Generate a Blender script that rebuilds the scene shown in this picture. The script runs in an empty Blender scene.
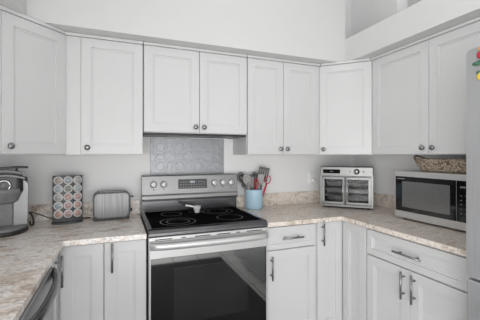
import bpy, bmesh, math, random
from mathutils import Vector, Matrix
S = bpy.context.scene
COL = S.collection
R = math.radians
PI = math.pi

# ------------------------------------------------------------------ camera, world, lights, exposure
cam_d = bpy.data.cameras.new('camera')
cam_d.sensor_width = 36
cam_d.lens = 36 * 309.9 / 480
cam_d.shift_y = -4.9 / 480
cam_d.clip_start = 0.02
cam = bpy.data.objects.new('camera', cam_d)
COL.objects.link(cam)
cam.location = (0, 0, 1.369)
cam.rotation_euler = (PI / 2, 0, -R(21.36))
S.camera = cam

w = bpy.data.worlds.new('world')
S.world = w
w.use_nodes = True
w.node_tree.nodes['Background'].inputs[0].default_value = (0.97, 0.985, 1.0, 1)
w.node_tree.nodes['Background'].inputs[1].default_value = 0.66


def area_light(name, loc, target, sx, sy, power, col=(1, 1, 1)):
    l = bpy.data.lights.new(name, 'AREA')
    l.shape = 'RECTANGLE'
    l.size = sx
    l.size_y = sy
    l.energy = power
    l.color = col
    o = bpy.data.objects.new(name, l)
    COL.objects.link(o)
    o.location = loc
    o.rotation_euler = (Vector(target) - Vector(loc)).to_track_quat('-Z', 'Y').to_euler()
    return o


area_light('low_front_fill', (-0.2, -3.0, 1.0), (0.7, 2.0, 1.0), 5.0, 2.0, 32)  # added fill light low behind the camera, no actual window there
area_light('left_fill', (-2.4, -1.3, 1.15), (2.0, 1.2, 1.1), 3.2, 2.2, 114)  # added fill light to brighten the surfaces of the right run
area_light('camera_fill', (-0.1, -0.9, 0.85), (0.8, 2.0, 1.0), 2.4, 1.3, 36)  # added flash-like fill by the camera, lifts the wall under the cabinets

S.view_settings.view_transform = 'Standard'
S.view_settings.look = 'None'
S.view_settings.gamma = 1
S.view_settings.use_curve_mapping = False
S.view_settings.exposure = 0.04


# ------------------------------------------------------------------ materials
def mat(name, col, rough=0.5, metal=0.0, spec=0.5, **kw):
    m = bpy.data.materials.new(name)
    m.use_nodes = True
    b = m.node_tree.nodes['Principled BSDF']
    b.inputs['Base Color'].default_value = (*col, 1)
    b.inputs['Roughness'].default_value = rough
    b.inputs['Metallic'].default_value = metal
    b.inputs['Specular IOR Level'].default_value = spec
    for k, v in kw.items():
        b.inputs[k.replace('_', ' ')].default_value = v
    return m


def nodes(m):
    nt = m.node_tree
    return nt, nt.nodes, nt.links, nt.nodes['Principled BSDF']


def mottled(m, c1, c2, scale, stretch=(1, 1, 1), detail=4, bump=0.0, lo=0.35, hi=0.65):
    nt, N, L, b = nodes(m)
    tc = N.new('ShaderNodeTexCoord')
    mp = N.new('ShaderNodeMapping')
    mp.inputs['Scale'].default_value = stretch
    nz = N.new('ShaderNodeTexNoise')
    nz.inputs['Scale'].default_value = scale
    nz.inputs['Detail'].default_value = detail
    cr = N.new('ShaderNodeValToRGB')
    cr.color_ramp.elements[0].position = lo
    cr.color_ramp.elements[1].position = hi
    cr.color_ramp.elements[0].color = (*c1, 1)
    cr.color_ramp.elements[1].color = (*c2, 1)
    L.new(tc.outputs['Object'], mp.inputs[0])
    L.new(mp.outputs[0], nz.inputs['Vector'])
    L.new(nz.outputs[0], cr.inputs[0])
    L.new(cr.outputs[0], b.inputs['Base Color'])
    if bump:
        bp = N.new('ShaderNodeBump')
        bp.inputs['Strength'].default_value = bump
        bp.inputs['Distance'].default_value = 0.002
        L.new(nz.outputs[0], bp.inputs['Height'])
        L.new(bp.outputs[0], b.inputs['Normal'])
    return m


def granite(name, k, flat):
    m = mat(name, (0.6, 0.55, 0.5), 0.3)
    nt, N, L, b = nodes(m)
    tc = N.new('ShaderNodeTexCoord')
    mp = N.new('ShaderNodeMapping')
    mp.inputs['Rotation'].default_value = (0, 0, R(28))
    mp.inputs['Scale'].default_value = (1.0, 2.6, 1.6)
    L.new(tc.outputs['Object'], mp.inputs[0])

    def noise(scale, detail, rough, dist, vec):
        n = N.new('ShaderNodeTexNoise')
        n.inputs['Scale'].default_value = scale
        n.inputs['Detail'].default_value = detail
        n.inputs['Roughness'].default_value = rough
        n.inputs['Distortion'].default_value = dist
        L.new(vec, n.inputs['Vector'])
        return n
    n1 = noise(4.6 * k, 9, 0.72, 1.0, mp.outputs[0])
    cr = N.new('ShaderNodeValToRGB')
    e = cr.color_ramp.elements
    e[0].position, e[0].color = 0.30, (0.30, 0.25, 0.21, 1)
    e[1].position, e[1].color = 0.74, (0.93, 0.92, 0.91, 1)
    for p, c in ((0.40, (0.62, 0.52, 0.44)), (0.47, (0.85, 0.765, 0.69)), (0.55, (0.95, 0.93, 0.91)), (0.63, (0.78, 0.69, 0.62))):
        x = e.new(p)
        x.color = (*c, 1)
    mean = (0.74, 0.645, 0.545)
    for x in e:
        x.color = tuple(x.color[i] * (1 - flat) + mean[i] * flat for i in range(3)) + (1,)
    L.new(n1.outputs[0], cr.inputs[0])
    n2 = noise(22, 6, 0.72, 1.2, mp.outputs[0])
    c2 = N.new('ShaderNodeValToRGB')
    c2.color_ramp.elements[0].position, c2.color_ramp.elements[1].position = 0.55, 0.64
    c2.color_ramp.elements[0].color = (0, 0, 0, 1)
    c2.color_ramp.elements[1].color = (0.75, 0.75, 0.75, 1)
    L.new(n2.outputs[0], c2.inputs[0])
    mx = N.new('ShaderNodeMixRGB')
    mx.inputs[2].default_value = (0.24, 0.20, 0.18, 1)
    L.new(c2.outputs[0], mx.inputs[0])
    L.new(cr.outputs[0], mx.inputs[1])
    n3 = noise(60, 3, 0.6, 0.3, tc.outputs['Object'])
    c3 = N.new('ShaderNodeValToRGB')
    c3.color_ramp.elements[0].position, c3.color_ramp.elements[1].position = 0.35, 0.65
    c3.color_ramp.elements[0].color = (0.82, 0.81, 0.80, 1)
    c3.color_ramp.elements[1].color = (1.12, 1.12, 1.12, 1)
    L.new(n3.outputs[0], c3.inputs[0])
    mu = N.new('ShaderNodeMixRGB')
    mu.blend_type = 'MULTIPLY'
    mu.inputs[0].default_value = 1
    L.new(mx.outputs[0], mu.inputs[1])
    L.new(c3.outputs[0], mu.inputs[2])
    L.new(mu.outputs[0], b.inputs['Base Color'])
    return m


def brushed(name, col, rough=0.32, axis=0, var=0.12, metal=1.0):
    m = mat(name, col, rough, metal)
    st = [90, 90, 90]
    st[axis] = 1.2
    c1 = tuple(c * (1 - var) for c in col)
    c2 = tuple(min(1, c * (1 + var)) for c in col)
    return mottled(m, c1, c2, 3.0, tuple(st), 3)


def tin_mat():
    return mottled(mat('pressed_tin', (0.36, 0.37, 0.385), 0.45, 0.65), (0.33, 0.34, 0.355), (0.39, 0.40, 0.415), 30, bump=0.2)


def tile_mat():
    m = mat('floor_tile', (0.6, 0.59, 0.57), 0.35)
    nt, N, L, b = nodes(m)
    tc = N.new('ShaderNodeTexCoord')
    br = N.new('ShaderNodeTexBrick')
    br.offset = 0
    br.inputs['Color1'].default_value = (0.80, 0.79, 0.77, 1)
    br.inputs['Color2'].default_value = (0.75, 0.74, 0.72, 1)
    br.inputs['Mortar'].default_value = (0.22, 0.21, 0.20, 1)
    br.inputs['Scale'].default_value = 1
    br.inputs['Mortar Size'].default_value = 0.006
    br.inputs['Brick Width'].default_value = 0.33
    br.inputs['Row Height'].default_value = 0.33
    L.new(tc.outputs['Object'], br.inputs['Vector'])
    L.new(br.outputs[0], b.inputs['Base Color'])
    return m


def wicker_mat():
    m = mat('wicker', (0.4, 0.32, 0.24), 0.8)
    nt, N, L, b = nodes(m)
    tc = N.new('ShaderNodeTexCoord')
    ck = N.new('ShaderNodeTexVoronoi')
    ck.inputs['Scale'].default_value = 95
    cr = N.new('ShaderNodeValToRGB')
    cr.color_ramp.elements[0].color = (0.52, 0.43, 0.335, 1)
    cr.color_ramp.elements[1].color = (0.13, 0.095, 0.065, 1)
    cr.color_ramp.elements[0].position = 0.25
    cr.color_ramp.elements[1].position = 0.75
    L.new(tc.outputs['Object'], ck.inputs['Vector'])
    L.new(ck.outputs['Distance'], cr.inputs[0])
    L.new(cr.outputs[0], b.inputs['Base Color'])
    bp = N.new('ShaderNodeBump')
    bp.invert = True
    bp.inputs['Distance'].default_value = 0.004
    L.new(ck.outputs['Distance'], bp.inputs['Height'])
    L.new(bp.outputs[0], b.inputs['Normal'])
    return m


M = {
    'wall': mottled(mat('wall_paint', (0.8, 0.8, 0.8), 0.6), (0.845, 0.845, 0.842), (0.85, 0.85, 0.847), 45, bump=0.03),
    'soffit': mottled(mat('dimmed_wall_paint', (0.7, 0.7, 0.7), 0.6), (0.655, 0.655, 0.65), (0.66, 0.66, 0.655), 45, bump=0.03),  # wall paint darkened to offset excess light on the soffits
    'ceiling': mat('ceiling_paint', (0.8, 0.8, 0.8), 0.7),
    'cab': mottled(mat('cabinet_paint', (0.8, 0.8, 0.8), 0.35), (0.645, 0.645, 0.645), (0.66, 0.66, 0.66), 3),
    'gran': granite('veined_stone', 1.0, 0.0),
    'granr': granite('fine_veined_stone', 1.7, 0.45),
    'tile': tile_mat(),
    'rug': mottled(mat('rug', (0.02, 0.02, 0.02), 0.95), (0.012, 0.012, 0.013), (0.03, 0.03, 0.03), 80, bump=0.5),
    'pewter': mottled(mat('pewter', (0.2, 0.2, 0.2), 0.35, 0.9), (0.24, 0.24, 0.24), (0.34, 0.34, 0.34), 60),
    'steel': brushed('brushed_steel', (0.33, 0.33, 0.327), 0.42, 0, 0.12, 0.6),
    'lsteel': brushed('light_brushed_steel', (0.60, 0.60, 0.595), 0.4, 0, 0.05, 0.5),
    'osteel': brushed('oven_brushed_steel', (0.26, 0.26, 0.257), 0.4, 0, 0.12, 0.6),
    'steelv': brushed('upright_brushed_steel', (0.15, 0.15, 0.15), 0.34, 2, 0.25, 0.8),
    'hsteel': brushed('dark_handle_steel', (0.14, 0.14, 0.145), 0.25, 0),
    'dsteel': brushed('dark_brushed_steel', (0.27, 0.27, 0.275), 0.25, 0),
    'fridge': brushed('fridge_steel', (0.45, 0.455, 0.465), 0.42, 2, 0.05, 0.6),
    'chrome': mottled(mat('chrome', (0.75, 0.75, 0.75), 0.22, 1.0), (0.5, 0.5, 0.5), (0.56, 0.56, 0.56), 20),
    'bright': mottled(mat('polished_metal', (0.8, 0.8, 0.8), 0.25, 0.0), (0.88, 0.88, 0.88), (0.93, 0.93, 0.93), 30),
    'blackglass': mottled(mat('black_glass', (0.008, 0.008, 0.009), 0.06), (0.006, 0.006, 0.007), (0.010, 0.010, 0.011), 5),
    'cookglass': mottled(mat('cooktop_glass', (0.008, 0.008, 0.009), 0.05, spec=0.0), (0.006, 0.006, 0.007), (0.010, 0.010, 0.011), 5),
    'doorglass': mottled(mat('oven_door_glass', (0.008, 0.008, 0.008), 0.04, IOR=2.4), (0.006, 0.006, 0.006), (0.010, 0.010, 0.010), 5),
    'ovenglass': mottled(mat('oven_window', (0.02, 0.02, 0.02), 0.05, IOR=2.4), (0.016, 0.016, 0.016), (0.024, 0.024, 0.024), 5),
    'mwglass': mottled(mat('microwave_window', (0.09, 0.09, 0.09), 0.12), (0.11, 0.11, 0.11), (0.16, 0.16, 0.16), 300),
    'lining': mottled(mat('oven_lining', (0.3, 0.3, 0.3), 0.4, 0.3), (0.20, 0.20, 0.20), (0.42, 0.42, 0.42), 14),
    'black': mottled(mat('black_plastic', (0.02, 0.02, 0.02), 0.35), (0.017, 0.017, 0.018), (0.028, 0.028, 0.028), 40),
    'charcoal': mottled(mat('charcoal_plastic', (0.06, 0.062, 0.066), 0.4), (0.05, 0.052, 0.056), (0.07, 0.072, 0.076), 30),
    'grayp': mottled(mat('gray_plastic', (0.2, 0.2, 0.205), 0.35), (0.17, 0.17, 0.175), (0.22, 0.22, 0.225), 20),
    'mark': mottled(mat('printed_mark', (0.6, 0.6, 0.6), 0.5), (0.28, 0.28, 0.28), (0.36, 0.36, 0.36), 20),
    'ringmark': mottled(mat('burner_print', (0.16, 0.16, 0.16), 0.3), (0.16, 0.16, 0.16), (0.22, 0.22, 0.22), 20),
    'silver': mottled(mat('silver_plastic', (0.5, 0.5, 0.51), 0.35, 0.5), (0.22, 0.22, 0.225), (0.27, 0.27, 0.275), 8),
    'tin': tin_mat(),
    'blue': mottled(mat('blue_ceramic', (0.33, 0.52, 0.66), 0.25), (0.42, 0.61, 0.73), (0.47, 0.65, 0.77), 12),
    'red': mottled(mat('red_silicone', (0.45, 0.02, 0.04), 0.4), (0.40, 0.02, 0.04), (0.5, 0.03, 0.05), 20),
    'gsil': mottled(mat('gray_silicone', (0.3, 0.29, 0.28), 0.5), (0.27, 0.26, 0.26), (0.34, 0.33, 0.32), 20),
    'wicker': wicker_mat(),
    'white': mottled(mat('white_plastic', (0.85, 0.85, 0.85), 0.3), (0.83, 0.83, 0.83), (0.87, 0.87, 0.87), 20),
    'foil': mottled(mat('pod_rim', (0.7, 0.69, 0.67), 0.4), (0.64, 0.63, 0.62), (0.72, 0.71, 0.70), 120),
    'yellow': mottled(mat('yellow_plastic', (0.75, 0.55, 0.05), 0.4), (0.72, 0.5, 0.04), (0.8, 0.6, 0.07), 30),
    'green': mottled(mat('green_plastic', (0.05, 0.14, 0.09), 0.4), (0.04, 0.12, 0.08), (0.07, 0.18, 0.11), 30),
    'orange': mottled(mat('orange_plastic', (0.75, 0.35, 0.12), 0.4), (0.7, 0.32, 0.1), (0.8, 0.4, 0.15), 30),
}
glass = mat('clear_glass', (0.9, 0.9, 0.9), 0.05)
glass.node_tree.nodes['Principled BSDF'].inputs['Transmission Weight'].default_value = 1
glass.node_tree.nodes['Principled BSDF'].inputs['IOR'].default_value = 1.1
mottled(glass, (0.86, 0.86, 0.86), (0.9, 0.9, 0.9), 5)
M['glass'] = glass


# ------------------------------------------------------------------ mesh helpers
def nb():
    return bmesh.new()


def merge(bm, tmp, mtx=None):
    if mtx is not None:
        bmesh.ops.transform(tmp, matrix=mtx, verts=tmp.verts)
    me = bpy.data.meshes.new('tmp')
    tmp.to_mesh(me)
    tmp.free()
    bm.from_mesh(me)
    bpy.data.meshes.remove(me)


def box(bm, x0, x1, y0, y1, z0, z1, bev=0.0, seg=2, mtx=None):
    t = nb()
    bmesh.ops.create_cube(t, size=1)
    for v in t.verts:
        v.co = Vector(((x0 + x1) / 2 + v.co.x * (x1 - x0), (y0 + y1) / 2 + v.co.y * (y1 - y0), (z0 + z1) / 2 + v.co.z * (z1 - z0)))
    if bev:
        bmesh.ops.bevel(t, geom=list(t.edges), offset=bev, segments=seg, profile=0.5, affect='EDGES')
    merge(bm, t, mtx)


def vbevel_box(bm, x0, x1, y0, y1, z0, z1, rad, seg=5, small=0.0, mtx=None, axis=2):
    """box with rounded edges parallel to one axis"""
    t = nb()
    bmesh.ops.create_cube(t, size=1)
    for v in t.verts:
        v.co = Vector(((x0 + x1) / 2 + v.co.x * (x1 - x0), (y0 + y1) / 2 + v.co.y * (y1 - y0), (z0 + z1) / 2 + v.co.z * (z1 - z0)))
    ed = [e for e in t.edges if abs((e.verts[0].co - e.verts[1].co).normalized()[axis]) > 0.9]
    bmesh.ops.bevel(t, geom=ed, offset=rad, segments=seg, profile=0.5, affect='EDGES')
    if small:
        ed = [e for e in t.edges if len(e.link_faces) == 2 and e.calc_face_angle(0) > 1.2]
        bmesh.ops.bevel(t, geom=ed, offset=small, segments=2, profile=0.5, affect='EDGES')
    merge(bm, t, mtx)


def prism(bm, pts, z0, z1, bev=0.0, mtx=None):
    t = nb()
    lo = [t.verts.new((x, y, z0)) for x, y in pts]
    hi = [t.verts.new((x, y, z1)) for x, y in pts]
    t.faces.new(hi)
    t.faces.new(lo[::-1])
    n = len(pts)
    for i in range(n):
        t.faces.new((lo[i], lo[(i + 1) % n], hi[(i + 1) % n], hi[i]))
    bmesh.ops.recalc_face_normals(t, faces=t.faces)
    if bev:
        bmesh.ops.bevel(t, geom=list(t.edges), offset=bev, segments=2, profile=0.5, affect='EDGES')
    merge(bm, t, mtx)


def lathe(bm, prof, seg=24, mtx=None, cap=True):
    t = nb()
    rings = []
    for r, h in prof:
        if r < 1e-6:
            rings.append([t.verts.new((0, 0, h))])
        else:
            rings.append([t.verts.new((r * math.cos(2 * PI * i / seg), r * math.sin(2 * PI * i / seg), h)) for i in range(seg)])
    for a, b in zip(rings, rings[1:]):
        if len(a) == 1 and len(b) == 1:
            continue
        for i in range(seg):
            j = (i + 1) % seg
            if len(a) == 1:
                t.faces.new((a[0], b[j], b[i]))
            elif len(b) == 1:
                t.faces.new((a[i], a[j], b[0]))
            else:
                t.faces.new((a[i], a[j], b[j], b[i]))
    if cap:
        for rg, s in ((rings[0], -1), (rings[-1], 1)):
            if len(rg) > 1:
                t.faces.new(rg[::-1] if s < 0 else rg)
    bmesh.ops.recalc_face_normals(t, faces=t.faces)
    for f in t.faces:
        f.smooth = True
    merge(bm, t, mtx)


def tube(bm, pts, r, seg=10, radii=None):
    pts = [Vector(p) for p in pts]
    t = nb()
    rings = []
    up = Vector((0, 0, 1))
    prev = None
    for i, p in enumerate(pts):
        d = (pts[min(i + 1, len(pts) - 1)] - pts[max(i - 1, 0)]).normalized()
        if prev is None:
            a = d.cross(up)
            if a.length < 1e-3:
                a = d.cross(Vector((1, 0, 0)))
        else:
            a = prev - d * prev.dot(d)
        a.normalize()
        prev = a
        b = d.cross(a)
        rr = radii[i] if radii else r
        rings.append([t.verts.new(p + (a * math.cos(2 * PI * k / seg) + b * math.sin(2 * PI * k / seg)) * rr) for k in range(seg)])
    for a, b in zip(rings, rings[1:]):
        for k in range(seg):
            t.faces.new((a[k], a[(k + 1) % seg], b[(k + 1) % seg], b[k]))
    t.faces.new(rings[0][::-1])
    t.faces.new(rings[-1])
    bmesh.ops.recalc_face_normals(t, faces=t.faces)
    for f in t.faces:
        f.smooth = len(f.verts) == 4
    merge(bm, t)


def spline(pts, n=8):
    """Catmull-Rom through the points"""
    P = [Vector(p) for p in pts]
    P = [P[0] * 2 - P[1]] + P + [P[-1] * 2 - P[-2]]
    out = []
    for i in range(1, len(P) - 2):
        for k in range(n):
            t = k / n
            a, b, c, d = P[i - 1], P[i], P[i + 1], P[i + 2]
            out.append(0.5 * ((2 * b) + (c - a) * t + (2 * a - 5 * b + 4 * c - d) * t * t + (3 * b - a - 3 * c + d) * t ** 3))
    out.append(P[-2])
    return out


def obj(name, bm, m, parent=None, label=None, smooth=None):
    me = bpy.data.meshes.new(name)
    bm.to_mesh(me)
    bm.free()
    me.materials.append(M[m] if isinstance(m, str) else m)
    o = bpy.data.objects.new(name, me)
    COL.objects.link(o)
    if parent is not None:
        o.parent = parent
    if label:
        o['label'] = label
    return o


def thing(name, label, cat, loc=(0, 0, 0), rz=0, group=None):
    o = bpy.data.objects.new(name, None)
    o.empty_display_size = 0.05
    COL.objects.link(o)
    o.location = loc
    o.rotation_euler = (0, 0, rz)
    o['label'] = label
    o['category'] = cat
    if group:
        o['group'] = group
    return o


def tag(o, label, cat, group=None):
    o['label'] = label
    o['category'] = cat
    if group:
        o['group'] = group
    return o


def struct(name, bm, m, label=None, parent=None):
    o = obj(name, bm, m, parent)
    if parent is None:
        o['kind'] = 'structure'
    if label:
        o['label'] = label
    return o


def copy_tree(o, parent=None):
    c = o.copy()
    COL.objects.link(c)
    if parent is not None:
        c.parent = parent
    for ch in list(o.children):
        copy_tree(ch, c)
    return c


FRONT = Matrix.Rotation(PI / 2, 4, 'X')      # lathe axis +Z -> -Y (out of a front)


def at(x, y, z):
    return Matrix.Translation((x, y, z))


# ------------------------------------------------------------------ key planes (metres)
XL, XR, YW = -0.922, 2.189, 2.514
YC, XCL, XCR = 1.866, -0.274, 1.541           # worktop front edges
YF, XFL, XFR = 1.891, -0.299, 1.566           # base door faces
YU, XUL, XUR = 2.184, -0.592, 1.859           # upper door faces
ZC = 0.914
ZT, ZB = 2.134, 1.372
CEIL = 3.25
ZL = 2.33                                     # plant ledge

# ------------------------------------------------------------------ the room
b = nb(); box(b, -3.0, 3.4, -3.6, YW + 0.12, -0.08, 0)
struct('floor', b, 'tile')
b = nb(); box(b, XL - 0.12, 3.4, YW, YW + 0.12, 0, CEIL)
struct('wall_back', b, 'wall')
b = nb(); box(b, XL - 0.12, XL, 0.0, YW, 0, CEIL)
struct('wall_left', b, 'wall')
b = nb()
box(b, XR, XR + 0.12, -0.6, YW, 0, ZL)
box(b, XR, XR + 0.12, 1.955, YW, ZL, CEIL)
struct('wall_right', b, 'wall')
b = nb(); box(b, 3.28, 3.4, -0.6, YW, 0, CEIL)
struct('wall_far_right', b, 'wall')
b = nb(); box(b, -3.0, 3.4, -1.6, YW + 0.12, CEIL, CEIL + 0.1)
struct('ceiling', b, 'ceiling')
# soffits over the wall cabinets
SY, SXL, SXR = YW - 0.435, XL + 0.435, XR - 0.435
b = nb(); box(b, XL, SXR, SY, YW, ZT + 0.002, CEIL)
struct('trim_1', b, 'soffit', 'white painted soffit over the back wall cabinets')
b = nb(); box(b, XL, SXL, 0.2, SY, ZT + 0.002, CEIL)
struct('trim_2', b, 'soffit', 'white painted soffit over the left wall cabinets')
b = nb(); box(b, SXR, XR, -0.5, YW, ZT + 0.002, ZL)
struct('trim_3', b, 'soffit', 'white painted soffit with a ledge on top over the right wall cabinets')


# ------------------------------------------------------------------ cabinets
def shaker(bm, x0, x1, z0, z1, fr=0.057, y=-0.02, t=0.02, rec=0.010):
    tb = nb()
    rings = []
    for ins, dep in ((0, t), (0, 0.0015), (0.0015, 0), (fr, 0), (fr + 0.0006, 0.008), (fr + 0.010, 0.0085), (fr + 0.011, rec + 0.003)):
        rings.append([tb.verts.new((x, y + dep, z)) for x, z in ((x0 + ins, z0 + ins), (x1 - ins, z0 + ins), (x1 - ins, z1 - ins), (x0 + ins, z1 - ins))])
    for a, c in zip(rings, rings[1:]):
        for i in range(4):
            j = (i + 1) % 4
            tb.faces.new((a[i], a[j], c[j], c[i]))
    tb.faces.new(rings[-1])
    tb.faces.new(rings[0][::-1])
    bmesh.ops.recalc_face_normals(tb, faces=tb.faces)
    merge(bm, tb)


def knob(parent, x, z, y=-0.02):
    k = nb()
    lathe(k, ((0.007, 0), (0.006, 0.010), (0.008, 0.014), (0.0165, 0.018), (0.0175, 0.022), (0.014, 0.028), (0.006, 0.031), (0, 0.0315)), 20, at(x, y, z) @ FRONT)
    return obj('knob', k, 'pewter', parent)


def pull(parent, x, z, L=0.16, vertical=True, y=-0.02):
    """bar pull with two posts, centred at x, z"""
    k = nb()
    h = L / 2
    if vertical:
        tube(k, [(x, y - 0.032, z - h), (x, y - 0.032, z + h)], 0.0062, 12)
        for s in (-1, 1):
            tube(k, [(x, y, z + s * h * 0.62), (x, y - 0.032, z + s * h * 0.62)], 0.005, 10)
    else:
        tube(k, [(x - h, y - 0.032, z), (x + h, y - 0.032, z)], 0.0062, 12)
        for s in (-1, 1):
            tube(k, [(x + s * h * 0.62, y, z), (x + s * h * 0.62, y - 0.032, z)], 0.005, 10)
    return obj('handle', k, 'pewter', parent)


def door(parent, x0, x1, z0, z1, fr=0.057, name='door'):
    d = nb()
    shaker(d, x0, x1, z0, z1, fr)
    return obj(name, d, 'cab', parent)


G = 0.002
UG, BG = 'white wall cabinets', 'white base cabinets'
# -- wall cabinets (local: x to the right, y into the wall, body front at y=0, door face y=-0.02)


def wall_cab(label, loc, rz, w, z0, doors, stile_l=0.0, stile_r=0.0):
    t = thing('wall_cabinet', label, 'cabinet', (loc[0], loc[1], z0), rz, UG)
    h = ZT - z0
    c = nb()
    box(c, 0, w, 0, 0.306, 0, h, 0.001, 1)
    obj('body', c, 'cab', t)
    if stile_l:
        c = nb(); box(c, 0.0005, stile_l - 0.002, -0.012, 0, 0.0, h - 0.02); obj('filler_strip', c, 'cab', t)
    if stile_r:
        c = nb(); box(c, w - stile_r + 0.002, w - 0.0005, -0.012, 0, 0.0, h - 0.02); obj('filler_strip', c, 'cab', t)
    c = nb(); box(c, 0, w, -0.026, 0, h - 0.018, h, 0.002); obj('top_rail', c, 'cab', t)
    for x0, x1, kx in doors:
        d = door(t, x0, x1, 0.004, h - 0.021)
        if kx is not None:
            knob(d, kx, 0.045)
    return t


Yb = YU + 0.02
XA = XL + 0.61
XB = XR - 0.61
wall_cab('single-door white wall cabinet above the coffee pods and toaster', (XA, Yb), 0, 0.152 - XA, ZB,
         [(-0.222 - XA, 0.152 - XA - G, -0.222 - XA + 0.037)], stile_l=-0.222 - XA)
wall_cab('short white double-door wall cabinet above the range', (0.156, Yb), 0, 0.912 - 0.156, 1.524,
         [(0.003, 0.541 - 0.156 - G, 0.541 - 0.156 - 0.030), (0.541 - 0.156 + G, 0.753, 0.541 - 0.156 + 0.032)])
wall_cab('white double-door wall cabinet above the utensil crock', (0.916, Yb), 0, XB - 0.916 - 0.001, ZB,
         [(0.003, 1.228 - 0.916 - G, 1.228 - 0.916 - 0.030), (1.228 - 0.916 + G, 1.540 - 0.916, 1.228 - 0.916 + 0.030)], stile_r=XB - 1.540)
wall_cab('white double-door wall cabinet above the microwave', (XUR + 0.02, YW - 0.61), -PI / 2, 0.97, ZB,
         [(0.012, 0.487 - G, 0.487 - 0.035), (0.487 + G, 0.965, 0.487 + 0.035)])


# diagonal corner cabinets
def corner_cab(label, side):
    """side -1: left back corner, +1: right back corner. Local y points into the corner."""
    # wing lengths: 0.61 along each wall, sides 0.31 deep
    if side > 0:
        p0 = Vector((XB, Yb)); p1 = Vector((XUR + 0.02, YW - 0.61))
        rz = -PI / 4
        origin = p0
    else:
        p0 = Vector((XUL - 0.02, YW - 0.61)); p1 = Vector((XA, Yb))
        rz = PI / 4
        origin = p0
    wd = (p1 - p0).length
    t = thing('corner_wall_cabinet', label, 'cabinet', (origin.x, origin.y, ZB), rz, UG)
    h = ZT - ZB
    inv = Matrix.Rotation(-rz, 2)
    if side > 0:
        wpts = [(XB + 0.0005, Yb), (XUR + 0.02, YW - 0.61 + 0.0005), (XR - 0.002, YW - 0.61 + 0.0005), (XR - 0.002, YW - 0.002), (XB + 0.0005, YW - 0.002)]
    else:
        wpts = [(XUL - 0.02, YW - 0.61), (XA - 0.0005, Yb), (XA - 0.0005, YW - 0.002), (XL + 0.002, YW - 0.002), (XL + 0.002, YW - 0.61)]
    loc = [tuple(inv @ (Vector(p) - origin)) for p in wpts]
    c = nb(); prism(c, loc, 0, h); obj('body', c, 'cab', t)
    c = nb(); prism(c, [(0.010, 0), (wd - 0.010, 0), (wd - 0.025, -0.026), (0.025, -0.026)], h - 0.018, h); obj('top_rail', c, 'cab', t)
    dx = 0.010 if side > 0 else 0.054
    if side < 0:
        c = nb(); box(c, 0.0, dx - 0.002, -0.016, 0, 0.0, h - 0.02); obj('filler_strip', c, 'cab', t)
    d = door(t, dx, wd - 0.010, 0.004, h - 0.021)
    knob(d, dx + 0.034, 0.045)
    return t


corner_cab('diagonal white corner wall cabinet above the small double-door oven', 1)
corner_cab('diagonal white corner wall cabinet above the coffee maker', -1)


# -- base cabinets
def base_body(t, w, d=0.60, z0=0.10, z1=0.882):
    c = nb()
    box(c, 0, w, 0, d, z0, z1)
    box(c, 0.0, w, 0.06, d, 0.0, z0)
    obj('body', c, 'cab', t)


Yd = YF + 0.02
# left of the range: single door
t = thing('base_cabinet', 'narrow white base cabinet at the left side of the range', 'cabinet', (-0.077, Yd, 0), 0, BG)
base_body(t, 0.152 + 0.077)
d = door(t, 0.003, 0.226, 0.105, 0.876)
pull(d, 0.042, 0.795)
# right of the range: drawer over door
t = thing('base_cabinet', 'white base cabinet with one drawer over one door, right of the range', 'cabinet', (0.927, Yd, 0), 0, BG)
base_body(t, 1.339 - 0.927 - 0.001)
d = door(t, 0.006, 0.397, 0.722, 0.872, 0.035, 'drawer')
pull(d, 0.199, 0.795, 0.165, False)
d = door(t, 0.006, 0.397, 0.105, 0.712)
pull(d, 0.037, 0.603)


# L-shaped corner base cabinets with a two-leaf door
def corner_base(label, side):
    t = thing('corner_base_cabinet', label, 'cabinet', (0, 0, 0), 0, BG)
    c = nb()
    for z0, z1, k in ((0.10, 0.882, 0.0), (0.0, 0.10, 0.06)):
        if side > 0:
            pts = [(1.3395, Yd + k), (XFR + 0.02 + k, Yd + k), (XFR + 0.02 + k, 1.653), (XR - 0.002, 1.653), (XR - 0.002, YW - 0.002), (1.3395, YW - 0.002)]
        else:
            pts = [(-0.0775, Yd + k), (XFL - 0.02 - k, Yd + k), (XFL - 0.02 - k, 1.597), (XL + 0.002, 1.597), (XL + 0.002, YW - 0.002), (-0.0775, YW - 0.002)]
        prism(c, pts, z0, z1)
    obj('body', c, 'cab', t)
    return t


t = corner_base('white corner base cabinet below the small double-door oven', 1)
d = door(t, 0, 0.218, 0.105, 0.876); d.location = (1.345, Yd, 0)
pull(d, 0.036, 0.795)
d = door(t, 0, 0.224, 0.105, 0.876); d.location = (XFR + 0.02, YF - 0.008, 0); d.rotation_euler = (0, 0, -PI / 2)
t = corner_base('white corner base cabinet beside the dishwasher', -1)
d = door(t, 0, 0.212, 0.105, 0.876); d.location = (XFL + 0.006, Yd, 0)
d = door(t, 0, 0.266, 0.105, 0.876); d.location = (XFL - 0.02, 1.602, 0); d.rotation_euler = (0, 0, PI / 2)
pull(d, 0.182, 0.780)

# right run: wide drawer over two doors
t = thing('base_cabinet', 'wide white base cabinet with one drawer over two doors, below the microwave', 'cabinet', (XFR + 0.02, 1.651, 0), -PI / 2, BG)
base_body(t, 0.68)
d = door(t, 0.010, 0.672, 0.707, 0.868, 0.040, 'drawer')
pull(d, 0.338, 0.790, 0.185, False)
d = door(t, 0.010, 0.338, 0.105, 0.698)
pull(d, 0.338 - 0.033, 0.606)
d = door(t, 0.342, 0.672, 0.105, 0.698)
pull(d, 0.342 + 0.033, 0.606)
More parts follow.
